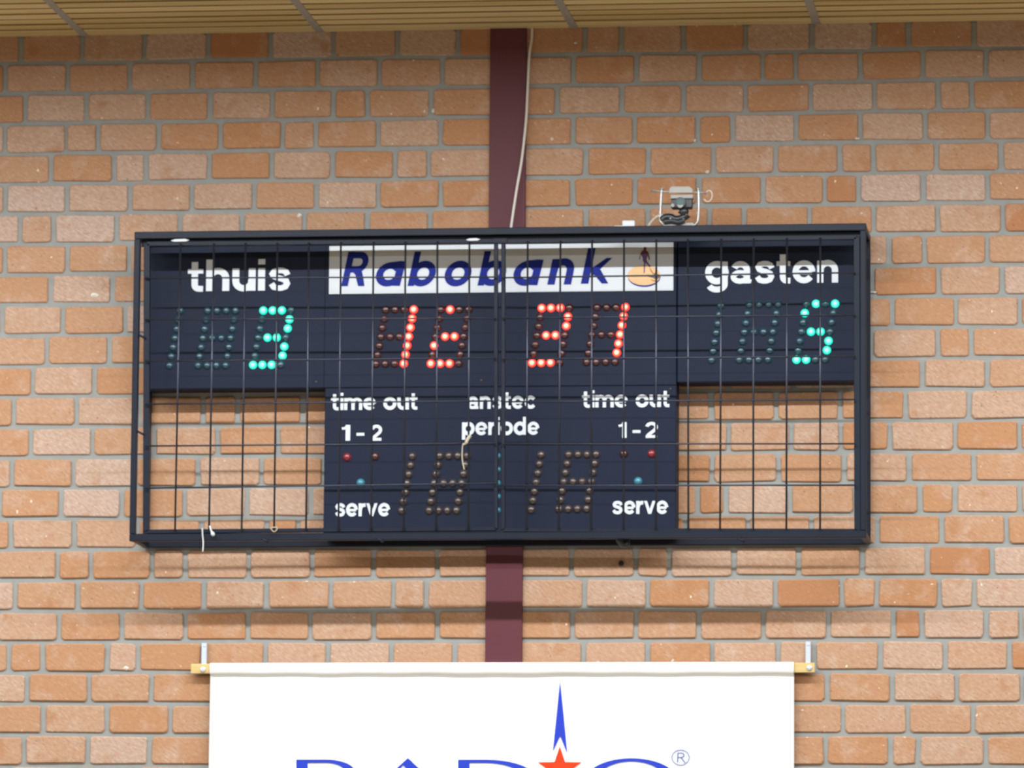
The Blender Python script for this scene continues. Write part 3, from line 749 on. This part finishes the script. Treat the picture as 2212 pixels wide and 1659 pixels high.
tp = [(1450, 402.5), (1489, 402.5), (1496, 408), (1497, 417), (1444, 417), (1446, 408)]
f0 = [bm.verts.new(Q(x, y, 0.018)) for x, y in tp]; f1 = [bm.verts.new(Q(x, y, -0.03)) for x, y in tp]
bm.faces.new(f0); bm.faces.new(f1[::-1])
for k in range(6): bm.faces.new((f0[k], f1[k], f1[(k+1) % 6], f0[(k+1) % 6]))
obj('top_clamp', bm, M['grey_plastic'], cm, bevel=0.0015)
def qbox(name, xa, xb, ya, yb, d0, d1, mat, parent, bev=0.003):
    a = Q(xa, ya, d0); b = Q(xb, yb, d0); return box(name, a.x, b.x, -dk-d0, -dk-d1, a.z, b.z, mat, parent, bevel=bev, seg=2)
qbox('mount_plate', 1448, 1497, 420.5, 428.5, 0.014, -0.024, M['grey_plastic'], cm)
qbox('camera_body', 1449, 1495, 428, 449.5, 0.012, -0.022, M['black_plastic'], cm, 0.005)
def disc(name, x, y, r0, d0, d1, mat, r1=None):
    bm = bmesh.new(); p = Q(x, y); tube_bm(bm, [Vector((p.x, -dk-d0, p.z)), Vector((p.x, -dk-d1, p.z))], [r0, r1 or r0], 16); return obj(name, bm, mat, cm, smooth=False)
disc('lens_barrel', 1471, 440, 0.0165, 0.010, 0.026, M['black_plastic']); disc('lens', 1471, 440, 0.0115, 0.026, 0.0275, M['lens'], 0.008)
disc('lens_ring', 1471, 446, 0.0085, 0.0262, 0.0268, M['grey_plastic'], 0.006)
disc('highlight_disc', 1454, 445, 0.0055, 0.011, 0.0135, M['grey_plastic'])  # grey disc standing in for a highlight on the camera body
qbox('logo_plate', 1465, 1479, 429.5, 434.5, 0.0135, 0.01, M['zinc'], cm, 0.0008)
tube('stem', [Q(1475, 449), Q(1478, 456), Q(1474, 464)], [0.013, 0.015, 0.016], M['black_plastic'], cm, 10)
tube('clamp_foot', smooth_path([Q(1430, 476), Q(1436, 470), Q(1448, 469), Q(1460, 474), Q(1476, 470), Q(1486, 463)], 4), 0.0115, M['black_plastic'], cm, 10)
tube('clamp_foot', smooth_path([Q(1434, 479, .01), Q(1452, 477, .01), Q(1466, 480, .01), Q(1478, 476, .01)], 4), 0.008, M['black_plastic'], cm, 8)
tube('clamp_jaw', [Q(1447, 470, .012), Q(1451, 477, .012)], 0.004, M['chrome'], cm); tube('clamp_jaw', [Q(1476, 472, .012), Q(1474, 481, .012)], 0.004, M['grey_plastic'], cm)
qbox('base_plate', 1435, 1498, 481.5, 487.5, 0.004, -0.035, M['grey_plastic'], cm, 0.0015)
tube('wire_loop', smooth_path([Q(1523, 417), Q(1531, 411.5), Q(1537, 415), Q(1538, 426), Q(1533, 434), Q(1526, 435), Q(1521, 430)], 4), 0.0016, M['cable'], cm, 6)
cb = tube('lead', smooth_path([Q(1436, 466), Q(1424, 466), Q(1414, 472), Q(1405, 482), Q(1397, 495)], 4), 0.0045, M['string'], None)
tag(cb, 'short beige lead running down from the camera bracket behind the cage top', 'cable')
ad = empty('plug_adapter', (P(1356, 490, 0.22).x, -0.22, P(1356, 494, 0.22).z)); tag(ad, 'small white plug adapter lying on top of the cage', 'adapter')
def abox(name, xa, xb, ya, yb, mat):
    a = P(xa, ya, 0.236); b = P(xb, yb, 0.236); return box(name, a.x, b.x, -0.236, -0.20, a.z, b.z, mat, ad, bevel=0.003, seg=2)
abox('block', 1344, 1371, 476, 498, M['white_plastic']); abox('tail', 1326, 1362, 487, 498, M['cable'])

# loose string ends and tape scraps
def scrap(name, pts, r, mat, label, cat='string'):
    return tag(tube(name, smooth_path(pts, 5), r, mat, None, 6), label, cat)
F_ = DC+0.014
scrap('string_end', [P(437, 1141, F_), P(437.5, 1155, F_), P(439, 1172, F_), P(438, 1192, F_)], 0.0022, M['white_string'], 'thin white string hanging straight over the bottom bar of the cage')
tag(tube('cable_tie', smooth_path([P(453, 1136, F_), P(456, 1146, F_), P(459, 1152, F_), P(461.5, 1158, F_)], 4), [0.0028]*6+[0.0036, 0.005, 0.006, 0.0068, 0.006, 0.0045, 0.003], M['white_plastic'], None, 8),
    'white drop-shaped tag tied to the bottom rail beside the hanging string', 'tag')
scrap('string_loop', [P(584, 1140, F_), P(588, 1146, F_), P(593, 1148.5, F_), P(599, 1142, F_), P(594, 1139, F_), P(586, 1140.5, F_)], 0.0016, M['string'], 'small loop of tan string around the bottom rail')
scrap('tan_string', [P(1016, 941, F_), P(1010, 949, F_+.003), P(1006, 958, F_+.004), P(1000, 961, F_), P(998.5, 975, F_), P(999, 995, F_), P(1003, 1015, F_)], [0.0055]*10+[0.0035]*6+[0.002]*15, M['string'], 'frayed tan string knotted on a mesh wire below the word periode')
for (x, y, wv_, lab) in ((389, 519.5, 20, 'narrow white paper scrap stuck above the word thuis'), (1022, 517.8, 15, 'narrow white paper scrap stuck near the meeting door stiles')):
    bm = bmesh.new(); p = P(x, y, DC+0.001); hw = wv_*PS; pts = [(-hw, 0), (-hw*.5, .0042), (hw*.5, .0048), (hw, .001), (hw*.6, -.003), (-hw*.6, -.0035)]
    f0 = [bm.verts.new(p+Vector((a, -0.001, b))) for a, b in pts]; f1 = [bm.verts.new(p+Vector((a, 0.004, b))) for a, b in pts]
    bm.faces.new(f0); bm.faces.new(f1[::-1])
    for k in range(6): bm.faces.new((f0[k], f1[k], f1[(k+1) % 6], f0[(k+1) % 6]))
    tag(obj('paper_scrap', bm, M['white_plastic'], None), lab, 'scrap')
p = P(1342, 1217.5, 0.002); bm = bmesh.new(); tube_bm(bm, [p+Vector((0, 0.012, 0)), p+Vector((0, -0.003, 0)), p+Vector((0, -0.004, 0))], [0.0085, 0.0085, 0.006], 12)
tag(obj('wall_plug', bm, M['black_plastic'], None), 'small dark round plug in the brick below the scoreboard', 'plug')

for (x, y, a, b) in ((204, 637, 8, 6), (67, 1083, 5, 6), (37, 1106, 5, 9), (645, 466, 6, 6), (935, 239, 4, 5), (917, 240, 3, 4), (1962, 1283, 4, 2), (1887, 631, 7, 2.5), (1243, 92, 5, 4), (1500, 303, 4, 4), (1528, 371, 5, 4), (1851, 299, 6, 3), (1192, 300, 4, 4), (272, 1443, 7, 5)):
    bm = bmesh.new(); p = P(x, y, 0.0022); n = 9
    rim = [bm.verts.new(p+Vector((math.cos(t)*a*PS*random.uniform(.7, 1.15), 0.003, math.sin(t)*b*PS*random.uniform(.7, 1.15)))) for t in [2*math.pi*k/n for k in range(n)]]
    cv = bm.verts.new(p+Vector((0, -0.001, 0)))
    for k in range(n): bm.faces.new((rim[k], rim[(k+1) % n], cv))
    obj('lime_spot', bm, M['lime'], wall)
